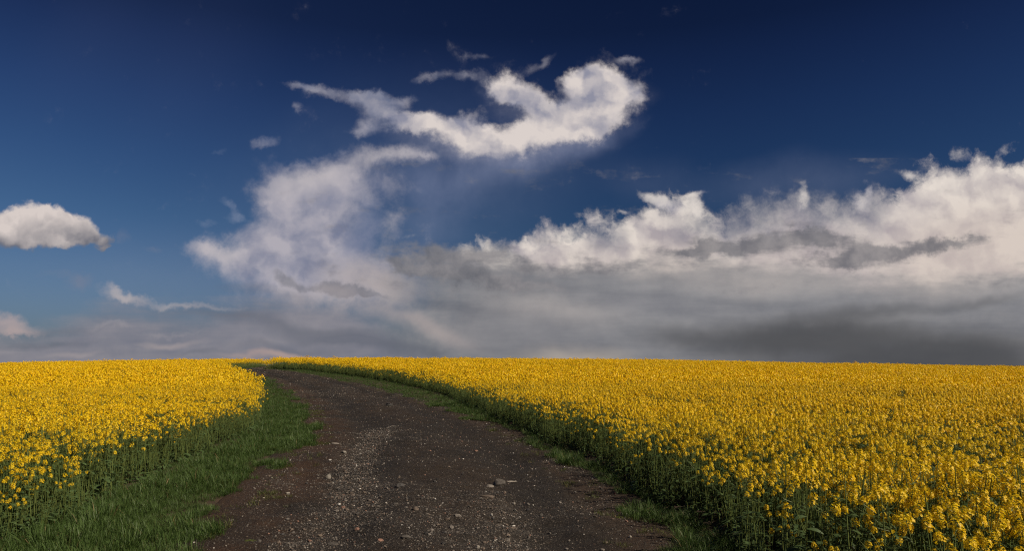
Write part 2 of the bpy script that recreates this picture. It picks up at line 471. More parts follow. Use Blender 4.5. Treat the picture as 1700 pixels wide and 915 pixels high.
def land(x, y):
    """ground height: nearly level near the camera, a low swell 40-80 m off, falling away behind it"""
    x = np.asarray(x, float); y = np.asarray(y, float)
    r = np.hypot(x, y)
    az = np.arctan2(x, np.maximum(y, 1e-3))
    crest = np.interp(az, [-1.2, -.64, -.5, -.40, -.33, -.1, 0, .2, .4, .64, 1.2], [.40, .50, .72, .86, .97, .95, .90, .80, .48, .12, -.1])
    h = crest * sstep(18, 62, r) * sstep(-5, 15, y)
    h = h + vnoise(x / 9, y / 9, 3) * .10 * sstep(14, 40, r)
    h = h - np.maximum(r - 78, 0) ** 1.0 * .022 * sstep(76, 110, r) * np.where(r < 2600, 1, 2600 / np.maximum(r, 1))
    return h


RL = [(-40, -3.4), (0, -2.75), (4, -2.74), (6.2, -2.80), (7.8, -3.02), (9.5, -3.35), (11.4, -3.7), (14, -4.25), (17, -4.9), (21.2, -6.15), (25, -7.5), (29.2, -9.1), (33, -10.7), (37, -12.5),
      (43, -15.4), (50, -18.8), (57, -22.0), (60, -23.2), (64, -24.5), (68, -25.5), (75, -27.2), (80, -28.2), (110, -35), (400, -100)]
RR = [(-40, 1.0), (0, 1.4), (4, 1.38), (6.2, 1.34), (7.8, 1.27), (9.5, 1.12), (11.4, .86), (14, .36), (17, -.25), (20, -1.15), (24, -2.55), (28, -4.0), (31, -5.3), (35.5, -7.4), (41, -10.4),
      (50, -15.6), (57, -19.9), (60, -21.6), (64, -23.0), (68, -23.7), (75, -24.7), (80, -25.4), (110, -32), (400, -97)]
CL = [(-40, -5.6), (0, -4.3), (5, -4.4), (7.3, -4.62), (9.3, -5.02), (11.4, -5.42), (14, -5.78), (16.2, -6.12), (19, -6.9), (22, -8.0), (25, -9.1), (27.6, -10.0), (31, -11.3), (34, -12.7), (37, -14.2), (41, -16.4),
      (46, -19.2), (52, -22.2), (57, -23.9), (60, -24.6), (64, -25.7), (70, -27.0), (78, -28.8), (90, -31.3), (110, -36.5), (400, -102)]
CR = [(-40, 2.0), (0, 2.05), (5.8, 1.98), (6.6, 1.98), (7.5, 1.86), (9, 1.65), (11.6, 1.30), (14.6, .72), (18, -.05), (22, -.95), (27, -2.2), (31.5, -3.5), (38, -6.2), (44, -9.6), (50, -13.8), (56, -18.6),
      (60, -21.3), (64, -22.8), (70, -23.3), (80, -24.2), (110, -31), (400, -96)]


def edge(tab, y):
    a = np.array(tab)
    yy = np.asarray(y, float)
    # smooth the polyline a little
    return (np.interp(yy - .7, a[:, 0], a[:, 1]) + np.interp(yy, a[:, 0], a[:, 1]) + np.interp(yy + .7, a[:, 0], a[:, 1])) / 3


def road_left(y): return edge(RL, y) + .10 * vnoise(np.asarray(y) / 1.3, 0 * np.asarray(y), 5)
def road_right(y): return edge(RR, y) + .10 * vnoise(np.asarray(y) / 1.1, 0 * np.asarray(y) + 4, 6)


# ---------------------------------------------------------------- mesh helpers
def link(o, parent=None, kind=None, label=None, cat=None, group=None):
    COL.objects.link(o)
    if parent: o.parent = parent
    for k, v in (('kind', kind), ('label', label), ('category', cat), ('group', group)):
        if v: o[k] = v
    return o


def np_mesh(name, verts, faces, mats, midx=None, smooth=False):
    me = bpy.data.meshes.new(name)
    verts = np.asarray(verts, np.float32); faces = np.asarray(faces, np.int32)
    k = faces.shape[1]
    me.vertices.add(len(verts)); me.vertices.foreach_set('co', verts.ravel())
    me.loops.add(faces.size); me.loops.foreach_set('vertex_index', faces.ravel())
    me.polygons.add(len(faces)); me.polygons.foreach_set('loop_start', np.arange(0, faces.size, k, dtype=np.int32))
    for m in mats: me.materials.append(m)
    if midx is not None: me.polygons.foreach_set('material_index', np.asarray(midx, np.int32))
    if smooth: me.polygons.foreach_set('use_smooth', np.ones(len(faces), bool))
    me.update(calc_edges=True)
    return me


def grid_faces(nx, ny):
    i, j = np.meshgrid(np.arange(nx - 1), np.arange(ny - 1))
    a = (j * nx + i).ravel()
    return np.stack([a, a + 1, a + 1 + nx, a + nx], 1)


# ---------------------------------------------------------------- materials
def mat(name):
    m = bpy.data.materials.new(name); m.use_nodes = True
    t = m.node_tree
    b = t.nodes['Principled BSDF']
    b.inputs['Roughness'].default_value = .8
    return m, t, b


def obj_coords(t):
    g = t.nodes.new('ShaderNodeNewGeometry')
    return E(t, g.outputs['Position'])


def ramp(t, f, stops, interp='LINEAR'):
    cr = t.nodes.new('ShaderNodeValToRGB'); t.links.new(f.o, cr.inputs[0])
    cr.color_ramp.interpolation = interp
    el = cr.color_ramp.elements
    while len(el) < len(stops): el.new(.5)
    for e, (p, c) in zip(el, stops):
        e.position = p; e.color = (*c, 1)
    return E(t, cr.outputs[0])


def set_in(t, b, name, e): t.links.new(e.o, b.inputs[name])


def bump(t, b, h, strength, dist):
    n = t.nodes.new('ShaderNodeBump'); n.inputs['Strength'].default_value = strength; n.inputs['Distance'].default_value = dist
    t.links.new(h.o, n.inputs['Height']); t.links.new(n.outputs[0], b.inputs['Normal'])


def rand_fac(t):
    n = t.nodes.new('ShaderNodeObjectInfo'); return E(t, n.outputs['Random'])


def leafy(name, c1, c2, trans=.35, rough=.6, tcol=None, spec=.3):
    """thin plant tissue: reflects and lets some light through"""
    m = bpy.data.materials.new(name); m.use_nodes = True
    t = m.node_tree; b = t.nodes['Principled BSDF']
    g = t.nodes.new('ShaderNodeNewGeometry')
    rpi = E(t, g.outputs['Random Per Island'])
    f = (rpi * .6 + rand_fac(t) * .4)
    c = mixc(t, f, c1, c2)
    set_in(t, b, 'Base Color', c)
    b.inputs['Roughness'].default_value = rough
    b.inputs['Specular IOR Level'].default_value = spec
    tr = t.nodes.new('ShaderNodeBsdfTranslucent')
    if tcol: tr.inputs[0].default_value = (*tcol, 1)
    else: t.links.new(c.o, tr.inputs[0])
    mx = t.nodes.new('ShaderNodeMixShader'); mx.inputs[0].default_value = trans
    t.links.new(b.outputs[0], mx.inputs[1]); t.links.new(tr.outputs[0], mx.inputs[2])
    t.links.new(mx.outputs[0], t.nodes['Material Output'].inputs[0])
    return m


M_PETAL = leafy('petal', (.93, .585, .005), (.99, .76, .020), .34, .5, spec=.3)
M_BUD = leafy('bud', (.30, .30, .03), (.45, .42, .04), .2)
M_STEM = leafy('stalk', (.10, .14, .035), (.17, .21, .06), .1, .5)
M_LEAF = leafy('rape_leaf', (.052, .092, .032), (.090, .140, .052), .25, .5)
M_GRASS = leafy('grass_blade', (.052, .096, .022), (.092, .152, .040), .3, .5)
M_GRASS2 = leafy('grass_olive', (.065, .085, .018), (.11, .125, .03), .3, .5)
M_STRAW = leafy('dry_straw', (.16, .11, .05), (.25, .18, .09), .15, .7)


def make_ground_mat():
    m, t, b = mat('field_soil')
    p = obj_coords(t)
    a = noise(t, p, 2.2, 6, .6); c = noise(t, p, 14, 6, .65)
    col = mixc(t, a.ss(.35, .65), (.030, .017, .009), (.050, .029, .015))
    col = mixc(t, c.ss(.45, .7) * .5, col, (.030, .032, .010))
    set_in(t, b, 'Base Color', col)
    b.inputs['Roughness'].default_value = .95
    bump(t, b, noise(t, p, 30, 5, .65) + c * 2.0, .7, .02)
    return m


def make_road_mat():
    m, t, b = mat('track_dirt')
    at = t.nodes.new('ShaderNodeAttribute'); at.attribute_name = 'across'; ac = E(t, at.outputs['Fac'])
    at3 = t.nodes.new('ShaderNodeAttribute'); at3.attribute_name = 'damp'; dm = E(t, at3.outputs['Fac'])
    at2 = t.nodes.new('ShaderNodeAttribute'); at2.attribute_name = 'stony'; st = E(t, at2.outputs['Fac'])
    p = obj_coords(t)
    big = noise(t, p, .55, 4, .55); mid = noise(t, p, 2.4, 6, .6); fine = noise(t, p, 22, 6, .7); grit = noise(t, p, 90, 4, .7)
    acn = ac + (mid - .5) * .22 + (big - .5) * .2
    brown = mixc(t, fine.ss(.3, .7), (.012, .0075, .0042), (.038, .024, .014))
    red = mixc(t, fine.ss(.3, .7), (.026, .012, .006), (.054, .028, .014))
    dark = mixc(t, fine.ss(.3, .7), (.0055, .0038, .0028), (.018, .013, .0095))
    grey = mixc(t, fine.ss(.3, .7), (.011, .009, .007), (.050, .041, .033))
    col = mixc(t, (acn - .03).ss(.05, .22), red, brown)
    col = mixc(t, (acn - .33).abs().ss(.15, .04) * (big * 2.6 - .45).clamp() * .92, col, dark)
    col = mixc(t, (acn - .79).abs().ss(.14, .04) * (big * 2.4 - .35).clamp() * .8, col, dark)
    col = mixc(t, acn.ss(.86, .98) * .6, col, red)
    col = mixc(t, big.ss(.5, .62) * .6, col, dark)
    col = mixc(t, (mid * .9 + st * .8).ss(.6, 1.3) * .7, col, grey)
    col = mixc(t, (dm * 1.3 + (mid - .5) * 1.2 - .12).clamp() * .85, col, dark)
    # crushed stone: angular chips in their own colours
    def chips(scale, lo, hi, keep):
        v = t.nodes.new('ShaderNodeTexVoronoi'); v.feature = 'F1'; v.inputs['Scale'].default_value = scale
        wp = vmath(t, 'ADD', p, scale_v(t, noise(t, p, scale * .8, 2, .5, color=True), .5 / scale))
        t.links.new(wp.o, v.inputs['Vector'])
        d = E(t, v.outputs['Distance']); sc_ = t.nodes.new('ShaderNodeSeparateColor'); t.links.new(v.outputs['Color'], sc_.inputs[0])
        rnd, rnd2 = E(t, sc_.outputs[0]), E(t, sc_.outputs[1])
        m_ = d.ss(.42, .30) * (rnd - (1.0 - keep)).ss(0, .02)
        return m_, rnd2, d
    m1, r1, d1 = chips(38, 0, 0, .36); m2, r2, d2 = chips(95, 0, 0, .40)
    stone = lambda r: mixc(t, r.pow(3.0), (.020, .017, .015), (.42, .37, .31))
    dens = (st * 1.1 + mid * .9 - .25).clamp()
    col = mixc(t, m2 * (dens + .25).clamp(), col, stone(r2))
    col = mixc(t, m1 * dens, col, stone(r1))
    set_in(t, b, 'Base Color', col)
    b.inputs['Roughness'].default_value = .82
    b.inputs['Specular IOR Level'].default_value = .35
    h = fine * 1.3 + grit * .4 + m1 * (dens + .2) * 1.1 + m2 * .45 + mid * 2.0
    bump(t, b, h, 1.0, .030)
    return m


M_SOIL = make_ground_mat()
M_ROAD = make_road_mat()


def stone_mat(name, c1, c2, rough=.75):
    m, t, b = mat(name)
    p = E(t, t.nodes.new('ShaderNodeTexCoord').outputs['Object'])
    n1 = noise(t, p, 30, 5, .65); n2 = noise(t, p, 160, 4, .7)
    c = mixc(t, n1.ss(.3, .7), c1, c2)
    c = mixc(t, n2.ss(.55, .75) * .5, c, tuple(v * .45 for v in c1))
    r = rand_fac(t)
    hs = t.nodes.new('ShaderNodeHueSaturation'); t.links.new(c.o, hs.inputs['Color'])
    t.links.new((r * 1.0 + .5).o, hs.inputs['Value'])
    t.links.new(hs.outputs[0], b.inputs['Base Color'])
    b.inputs['Roughness'].default_value = rough
    bump(t, b, n1 * 1.5 + n2, .6, .004)
    return m


M_ST = [stone_mat('grey_stone', (.085, .075, .066), (.18, .16, .14)), stone_mat('brown_stone', (.075, .058, .044), (.15, .115, .09)),
        stone_mat('pale_stone', (.22, .20, .17), (.36, .33, .29)), stone_mat('dark_stone', (.030, .028, .028), (.06, .056, .054)),
        stone_mat('reddish_stone', (.17, .09, .065), (.26, .15, .11)), stone_mat('white_stone', (.48, .46, .42), (.6, .58, .54))]

# ---------------------------------------------------------------- ground: one sheet to the horizon
def spaced(lo, hi, a, b, d, grow=1.16):
    mid = list(np.arange(a, b + 1e-6, d))
    s, x = d, a
    left = []
    while x > lo: s *= grow; x -= s; left.append(x)
    s, x = d, b
    right = []
    while x < hi: s *= grow; x += s; right.append(x)
    return np.array(left[::-1] + mid + right)


def make_ground():
    xs = spaced(-7000, 7000, -32, 12, .34)
    ys = spaced(-7000, 7000, 1.5, 84, .34)
    gx, gy = np.meshgrid(xs, ys)
    z = land(gx, gy) + .03 * fbm(gx / .8, gy / .8, 3, 21) * (np.hypot(gx, gy) < 100)
    l, r = edge(RL, gy), edge(RR, gy)
    inside = np.minimum(gx - l, r - gx)
    z = z - .12 * sstep(-.50, .10, inside)                # bed cut for the track
    z = z + .05 * sstep(-.45, -.9, inside) * sstep(-2.4, -1.1, inside)
    me = np_mesh('ground', np.stack([gx.ravel(), gy.ravel(), z.ravel()], 1), grid_faces(len(xs), len(ys)), [M_SOIL], smooth=True)
    return link(bpy.data.objects.new('ground', me), kind='structure')


def ground_z(x, y):
    """height of the grass verge and field floor"""
    l, r = edge(RL, y), edge(RR, y)
    inside = np.minimum(x - l, r - x)
    return land(x, y) + .05 * sstep(-.45, -.9, inside) * sstep(-2.4, -1.1, inside)


def road_z(x, y):
    l, r = edge(RL, y), edge(RR, y)
    t = (x - l) / (r - l)
    wv = fbm(x / 3.0, y / 3.0, 3, 77)
    rut = -.045 * np.exp(-((t - .27 + wv * .08) / .07) ** 2) - .040 * np.exp(-((t - .78 + wv * .06) / .08) ** 2)
    mid = .035 * np.exp(-((t - .53) / .16) ** 2)
    bumps = .075 * fbm(x / 1.1, y / 1.1, 4, 31) + .030 * fbm(x / .22, y / .22, 3, 41)
    pot = -.07 * sstep(.22, .42, vnoise(x / 1.4, y / 2.0, 55))
    k = sstep(0, .10, t) * sstep(1, .90, t)
    return land(x, y) + .012 + (rut + mid + pot + bumps) * k + .006 * fbm(x / .2, y / .2, 2, 8) * (1 - k)


def stony(x, y, t):
    """where loose stone lies on the track"""
    n = fbm(x / .9, y / 1.6, 4, 91)
    s = 1.25 * np.exp(-((t - .30 - .05 * np.sin(y / 2.2)) / .075) ** 2) * sstep(6.8, 8.2, y) * sstep(19, 15, y)     # heap along the left rut
    s = s + .75 * np.exp(-((t - .52) / .16) ** 2) * sstep(10.5, 8, y) * .55
    s = s + .7 * np.exp(-((t - .20) / .12) ** 2) * sstep(8.5, 7.0, y)
    s = s + .8 * np.exp(-((t - .68) / .06) ** 2) * sstep(9.4, 8.2, y)
    s = s + .25 * sstep(20, 32, y)
    s = s + .35 * sstep(.90, .99, t) + .2 * sstep(.12, .02, t)
    s = s * (1 - .75 * sstep(.74, .80, t) * sstep(.97, .90, t) * sstep(22, 14, y))
    return np.clip(s + n * .55, 0, 1.3)


def damp(x, y, t):
    """damp, darker patches in the dips"""
    g = lambda cx, cy, rx, ry, w: w * np.exp(-(((x - cx) / rx) ** 2 + ((y - cy) / ry) ** 2))
    d = g(-2.1, 15.8, 1.0, 2.6, 1.0) + g(-2.4, 11.2, .35, 2.4, .7) + g(-2.3, 7.9, .8, .5, .9) + g(-1.6, 8.7, .6, .5, .6) + g(-3.6, 19.5, .7, 2, .5)
    d = d + g(.35, 9.0, .35, 1.6, .8) + g(.15, 12.0, .4, 2.0, .8) + g(.7, 7.0, .35, .9, .6) + g(-.9, 6.6, .6, .35, .5) + g(-5.2, 27, .8, 5, .6) + g(-8.5, 35, 1, 5, .5)
    return np.clip(d + .3 * fbm(x / .8, y / 1.2, 3, 95), 0, 1)


def make_road():
    ys = [-6.0]
    while ys[-1] < 84:
        y = ys[-1]; ys.append(y + (.05 if 4.5 < y < 12 else .08 if y < 22 else .16 if y > 22 else .3))
    ys = np.array(ys); nt = 110
    tt = np.linspace(-.13, 1.08, nt)
    L, Rr = road_left(ys)[:, None], road_right(ys)[:, None]
    gx = L + (Rr - L) * tt[None, :]; gy = np.repeat(ys[:, None], nt, 1)
    z = road_z(gx, gy)
    l0, r0 = edge(RL, gy), edge(RR, gy)
    out = np.maximum(np.maximum(l0 - gx, gx - r0), 0)
    z = z - .10 * sstep(.36, .54, out)
    me = np_mesh('dirt_track', np.stack([gx.ravel(), gy.ravel(), z.ravel()], 1), grid_faces(nt, len(ys)), [M_ROAD], smooth=True)
    l, r = edge(RL, gy), edge(RR, gy)
    t = (gx - l) / (r - l)
    for nm, v in (('across', t), ('stony', stony(gx, gy, t)), ('damp', damp(gx, gy, t))):
        a = me.attributes.new(nm, 'FLOAT', 'POINT'); a.data.foreach_set('value', v.ravel().astype(np.float32))
    return link(bpy.data.objects.new('dirt_track', me), kind='structure')


make_ground()
make_road()


# ---------------------------------------------------------------- plant and stone shapes
class Build:
    """collects loose quads and tubes; smooth blends kept out on purpose, petals and blades are tiny"""
    def __init__(s): s.v, s.f, s.m = [], [], []
    def quad(s, a, b, c, d, m=0):
        i = len(s.v); s.v += [a, b, c, d]; s.f.append((i, i + 1, i + 2, i + 3)); s.m.append(m)
    def tube(s, pts, rads, m=0, n=3):
        rings = []
        for k, (p, r) in enumerate(zip(pts, rads)):
            d = Vector(pts[min(k + 1, len(pts) - 1)]) - Vector(pts[max(k - 1, 0)])
            d.normalize(); u = d.orthogonal().normalized(); w = d.cross(u)
            i = len(s.v); rings.append(i)
            for q in range(n):
                a = 2 * math.pi * q / n
                s.v.append(tuple(Vector(p) + u * math.cos(a) * r + w * math.sin(a) * r))
        for a, b in zip(rings, rings[1:]):
            for q in range(n):
                s.f.append((a + q, a + (q + 1) % n, b + (q + 1) % n, b + q)); s.m.append(m)
    def strip(s, pts, widths, side, m=0):
        i0 = len(s.v)
        for p, w in zip(pts, widths):
            p = Vector(p); s.v += [tuple(p - side * w), tuple(p + side * w)]
        for k in range(len(pts) - 1):
            a = i0 + 2 * k; s.f.append((a, a + 1, a + 3, a + 2)); s.m.append(m)
    def mesh(s, name, mats): return np_mesh(name, s.v, s.f, mats, s.m)


def flower(B, c, n, size, rnd, detail):
    """one four-petalled blossom facing along n"""
    n = n.normalized(); u = n.orthogonal().normalized(); w = n.cross(u)
    a0 = rnd.uniform(0, math.pi / 2)
    if detail == 2:
        for q in range(4):
            a = a0 + q * math.pi / 2
            d = u * math.cos(a) + w * math.sin(a); e = n.cross(d)
            tip = c + d * size + n * size * rnd.uniform(-.1, .35)
            B.quad(tuple(c), tuple(c + d * size * .62 - e * size * .40 + n * size * .18), tuple(tip), tuple(c + d * size * .62 + e * size * .40 + n * size * .18), 0)
    elif detail == 1:
        for q in range(2):
            a = a0 + q * math.pi / 2
            d = u * math.cos(a) + w * math.sin(a); e = n.cross(d)
            B.quad(tuple(c - d * size + n * size * .3), tuple(c - e * size * .42), tuple(c + d * size + n * size * .3), tuple(c + e * size * .42), 0)
    else:
        d = u * math.cos(a0) + w * math.sin(a0); e = n.cross(d)
        B.quad(tuple(c - d * size), tuple(c - e * size), tuple(c + d * size), tuple(c + e * size), 0)


def raceme(B, base, up, length, rad, rnd, detail):
    """flower head: open blossoms in a loose dome, buds at the tip"""
    nfl = {2: rnd.randint(16, 28), 1: rnd.randint(8, 13), 0: rnd.randint(3, 6)}[detail]
    size = {2: .0092, 1: .0150, 0: .0255}[detail]
    B.tube([tuple(base), tuple(base + up * length)], [.0022, .0012], 2)
    u = up.orthogonal().normalized(); w = up.cross(u)
    for k in range(nfl):
        f = (k + rnd.random()) / nfl
        a = k * 2.4 + rnd.uniform(-.4, .4)
        d = u * math.cos(a) + w * math.sin(a)
        r = rad * (.45 + .75 * math.sin(math.pi * min(1, .35 + .62 * f))) * rnd.uniform(.7, 1.1)
        c = base + up * (length * (.12 + .86 * f)) + d * r
        flower(B, c, d * (1.15 - f * .7) + up * (.25 + f * 1.0) + Vector((rnd.uniform(-.4, .4), rnd.uniform(-.4, .4), rnd.uniform(-.3, .3))), size * rnd.uniform(.85, 1.2), rnd, detail)
        if detail == 2 and k % 2: B.tube([tuple(base + up * length * (.1 + .6 * f)), tuple(c)], [.0008, .0006], 2)
    if detail:
        for k in range(4 if detail == 2 else 2):
            c = base + up * (length * rnd.uniform(.95, 1.06)) + Vector((rnd.uniform(-1, 1), rnd.uniform(-1, 1), 0)) * .007
            s = .0042
            B.quad(tuple(c + Vector((-s, 0, 0))), tuple(c + Vector((0, 0, -s * 1.6))), tuple(c + Vector((s, 0, 0))), tuple(c + Vector((0, 0, s * 1.6))), 1)
            B.quad(tuple(c + Vector((0, -s, 0))), tuple(c + Vector((0, 0, -s * 1.6))), tuple(c + Vector((0, s, 0))), tuple(c + Vector((0, 0, s * 1.6))), 1)


def leaf(B, p, d, length, width, rnd, m=3):
    d = Vector(d); side = Vector((-d.y, d.x, 0)).normalized()
    side = (side + Vector((0, 0, rnd.uniform(-.5, .5)))).normalized()
    pts, ws = [], []
    for k, (s, wd) in enumerate(((0, .25), (.3, .8), (.62, 1.0), (.85, .6), (1, .05))):
        droop = -.55 * s * s * length
        pts.append(Vector(p) + d * length * s + Vector((0, 0, .35 * s * length + droop)))
        ws.append(width * .5 * wd * rnd.uniform(.85, 1.15))
    B.strip(pts, ws, side, m)


MATS_PL = [M_PETAL, M_BUD, M_STEM, M_LEAF]


def rape_plant(seed, detail, sparse=False):
    """returns builders: stem, foliage, list of flower heads"""
    rnd = random.Random(seed)
    H = rnd.uniform(.80, .96) * (.86 if sparse else 1)
    bend = Vector((rnd.uniform(-1, 1), rnd.uniform(-1, 1), 0)) * .05
    def axis(f): return bend * f * f + Vector((0, 0, H * f))
    S, L, heads = Build(), Build(), []
    k = 5 if detail == 2 else 3 if detail == 1 else 2
    S.tube([tuple(axis(i / (k - 1) * .97)) for i in range(k)], [.0062 - .0036 * i / (k - 1) for i in range(k)], 2, 4 if detail == 2 else 3)
    tips = [(axis(.93), (axis(1) - axis(.9)).normalized())]
    nb = rnd.randint(4, 6)
    if detail == 0: nb = 4
    for b in range(nb):
        f = rnd.uniform(.52, .82); a = b * 2.4 + rnd.uniform(-.5, .5)
        o = Vector((math.cos(a), math.sin(a), 0)); reach = rnd.uniform(.05, .15)
        top = H * rnd.uniform(.72, 1.0) - .03
        p0 = axis(f); p2 = Vector((p0.x, p0.y, 0)) + o * reach + Vector((0, 0, max(top, p0.z + .07)))
        p1 = p0.lerp(p2, .5) + o * reach * .25
        if detail: S.tube([tuple(p0), tuple(p1), tuple(p2)], [.0026, .0021, .0016], 2)
        tips.append((p2, (p2 - p1).normalized().lerp(Vector((0, 0, 1)), .4).normalized()))
        if detail: leaf(L, p0, o, rnd.uniform(.05, .09), .018, rnd)
    for p, up in tips:
        h = Build(); raceme(h, p, up, rnd.uniform(.04, .07), rnd.uniform(.016, .025), rnd, detail); heads.append(h)
    nl = {2: 9, 1: 6, 0: 2}[detail]
    for q in range(nl):
        f = rnd.uniform(.04, .72) ** .9; a = q * 2.4 + rnd.uniform(-.6, .6)
        s = 1.15 - f
        leaf(L, axis(f), Vector((math.cos(a), math.sin(a), 0)), rnd.uniform(.08, .14) * s + .03, rnd.uniform(.025, .045) * s + .010, rnd)
    if detail:                                             # seed pods already set below the blossom
        for q in range(6 if detail == 2 else 3):
            p, up = tips[q % len(tips)]; a = rnd.uniform(0, 6.28)
            c = p - up * rnd.uniform(.0, .06); o = Vector((math.cos(a), math.sin(a), .7))
            S.tube([tuple(c), tuple(c + o * .035)], [.0009, .0013], 2)
    return S, L, heads


def merged(parts):
    B = Build()
    for p in parts:
        i = len(B.v); B.v += p.v; B.m += p.m
        B.f += [tuple(q + i for q in f) for f in p.f]
    return B


def make_tuft(seed, mats, n=38, h=(.12, .26), spread=.07, lean=.55, wid=.0030):
    rnd = random.Random(seed); B = Build()
    for k in range(n):
        a = rnd.uniform(0, 6.283); r = spread * math.sqrt(rnd.random())
        p = Vector((r * math.cos(a), r * math.sin(a), -.01))
        a2 = a + rnd.uniform(-1.2, 1.2); o = Vector((math.cos(a2), math.sin(a2), 0))
        H = rnd.uniform(*h); ln = H * rnd.uniform(.1, lean) * (1 if rnd.random() < .8 else 1.7)
        w = wid * rnd.uniform(.7, 1.3)
        pts = [p, p + o * ln * .28 + Vector((0, 0, H * .45)), p + o * ln * .68 + Vector((0, 0, H * .82)), p + o * ln * 1.15 + Vector((0, 0, H * (1.0 if ln < H * .5 else .86)))]
        side = Vector((-o.y, o.x, 0)); side = (side * math.cos(.8 * (rnd.random() - .5)) + o * rnd.uniform(-.6, .6)).normalized()
        B.strip(pts, [w, w * .95, w * .6, w * .08], side, 0 if rnd.random() < .965 else 1)
    return B.mesh('tuft', mats)


def make_shoots(seed):
    """flowerless side shoots and basal leaves that close the crop near the ground"""
    rnd = random.Random(seed); S = Build()
    for q in range(5):
        a = q * 1.3 + rnd.uniform(-.4, .4); o = Vector((math.cos(a), math.sin(a), 0)); H = rnd.uniform(.36, .74)
        p = o * rnd.uniform(.01, .07); tip = p + o * rnd.uniform(.0, .06) + Vector((0, 0, H))
        S.tube([tuple(p), tuple(p.lerp(tip, .5) + o * .01), tuple(tip)], [.0048, .0038, .0020], 2)
        for k in range(4):
            f = rnd.uniform(.1, .95); b = rnd.uniform(0, 6.28)
            leaf(S, p.lerp(tip, f), Vector((math.cos(b), math.sin(b), 0)), rnd.uniform(.05, .13) * (1.2 - f * .6), rnd.uniform(.02, .045) * (1.2 - f * .7), rnd)
    for q in range(7):
        b = rnd.uniform(0, 6.28)
        leaf(S, (0, 0, rnd.uniform(.02, .18)), Vector((math.cos(b), math.sin(b), 0)), rnd.uniform(.09, .17), rnd.uniform(.04, .07), rnd)
    return S.mesh('shoots', MATS_PL)


def make_weed(seed):
    rnd = random.Random(seed); B = Build()
    for q in range(9):
        a = q * .75 + rnd.uniform(-.3, .3)
        leaf(B, (0, 0, .005), Vector((math.cos(a), math.sin(a), 0)), rnd.uniform(.05, .10), rnd.uniform(.015, .03), rnd, 0)
    return B.mesh('weed', [M_GRASS2])


def rock_mesh(name, seed, sub, m, flat=.55, rough=.28):
    rnd = random.Random(seed)
    bm = bmesh.new(); bmesh.ops.create_icosphere(bm, subdivisions=sub, radius=.5)
    planes = [(Vector((rnd.gauss(0, 1), rnd.gauss(0, 1), rnd.gauss(0, 1))).normalized(), rnd.uniform(.26, .44)) for _ in range(9)]
    from mathutils import noise as mn
    off = Vector((seed * 3.1, 0, 0))
    for v in bm.verts:
        for n, d in planes:                                # chip the ball into facets
            e = v.co.dot(n) - d
            if e > 0: v.co -= n * e * .92
        v.co += v.co.normalized() * mn.noise(v.co * 3 + off) * rough * .25
        v.co.z *= flat
    me = bpy.data.meshes.new(name); bm.to_mesh(me); bm.free()
    me.materials.append(m)
    return me


# ---------------------------------------------------------------- scattering of uncountable things
def scatter(name, protos, pts, rot, scl, idx, kind='stuff', label=None, cat=None, tilt=None):
    """one object: a cloud of points that carries copies of a few prototype meshes"""
    src = bpy.data.collections.new(name + '_source')
    for i, me in enumerate(protos):
        o = bpy.data.objects.new('%s_%02d' % (name, i), me); src.objects.link(o)
    me = bpy.data.meshes.new(name)
    me.vertices.add(len(pts)); me.vertices.foreach_set('co', np.asarray(pts, np.float32).ravel())
    e = np.zeros((len(pts), 3), np.float32); e[:, 2] = rot
    if tilt is not None: e[:, 0] = tilt[:, 0]; e[:, 1] = tilt[:, 1]
    a = me.attributes.new('rot', 'FLOAT_VECTOR', 'POINT'); a.data.foreach_set('vector', e.ravel())
    a = me.attributes.new('scl', 'FLOAT', 'POINT'); a.data.foreach_set('value', np.asarray(scl, np.float32))
    a = me.attributes.new('idx', 'INT', 'POINT'); a.data.foreach_set('value', np.asarray(idx, np.int32))
    for m in {m.name: m for p in protos for m in p.materials}.values(): me.materials.append(m)
    ng = bpy.data.node_groups.new(name, 'GeometryNodeTree')
    ng.interface.new_socket('Geometry', in_out='INPUT', socket_type='NodeSocketGeometry')
    ng.interface.new_socket('Geometry', in_out='OUTPUT', socket_type='NodeSocketGeometry')
    N = ng.nodes; gi = N.new('NodeGroupInput'); go = N.new('NodeGroupOutput')
    ci = N.new('GeometryNodeCollectionInfo'); ci.inputs['Collection'].default_value = src
    ci.inputs['Separate Children'].default_value = True; ci.inputs['Reset Children'].default_value = True
    iop = N.new('GeometryNodeInstanceOnPoints'); iop.inputs['Pick Instance'].default_value = True
    def attr(nm, ty):
        n = N.new('GeometryNodeInputNamedAttribute'); n.data_type = ty; n.inputs['Name'].default_value = nm
        return n.outputs['Attribute']
    e2r = N.new('FunctionNodeEulerToRotation')
    ng.links.new(attr('rot', 'FLOAT_VECTOR'), e2r.inputs[0])
    ng.links.new(gi.outputs[0], iop.inputs['Points']); ng.links.new(ci.outputs[0], iop.inputs['Instance'])
    ng.links.new(e2r.outputs[0], iop.inputs['Rotation'])
    ng.links.new(attr('scl', 'FLOAT'), iop.inputs['Scale']); ng.links.new(attr('idx', 'INT'), iop.inputs['Instance Index'])
    ng.links.new(iop.outputs[0], go.inputs[0])
    ob = link(bpy.data.objects.new(name, me), kind=kind, label=label, cat=cat)
    md = ob.modifiers.new('scatter', 'NODES'); md.node_group = ng
    return ob


def jitter(x0, x1, y0, y1, density):
    d = 1 / math.sqrt(density)
    nx, ny = int((x1 - x0) / d), int((y1 - y0) / d)
    gx, gy = np.meshgrid(np.arange(nx), np.arange(ny))
    x = x0 + (gx.ravel() + rng.random(nx * ny) * 1.15 - .08) * d
    y = y0 + (gy.ravel() + rng.random(nx * ny) * 1.15 - .08) * d
    return x, y


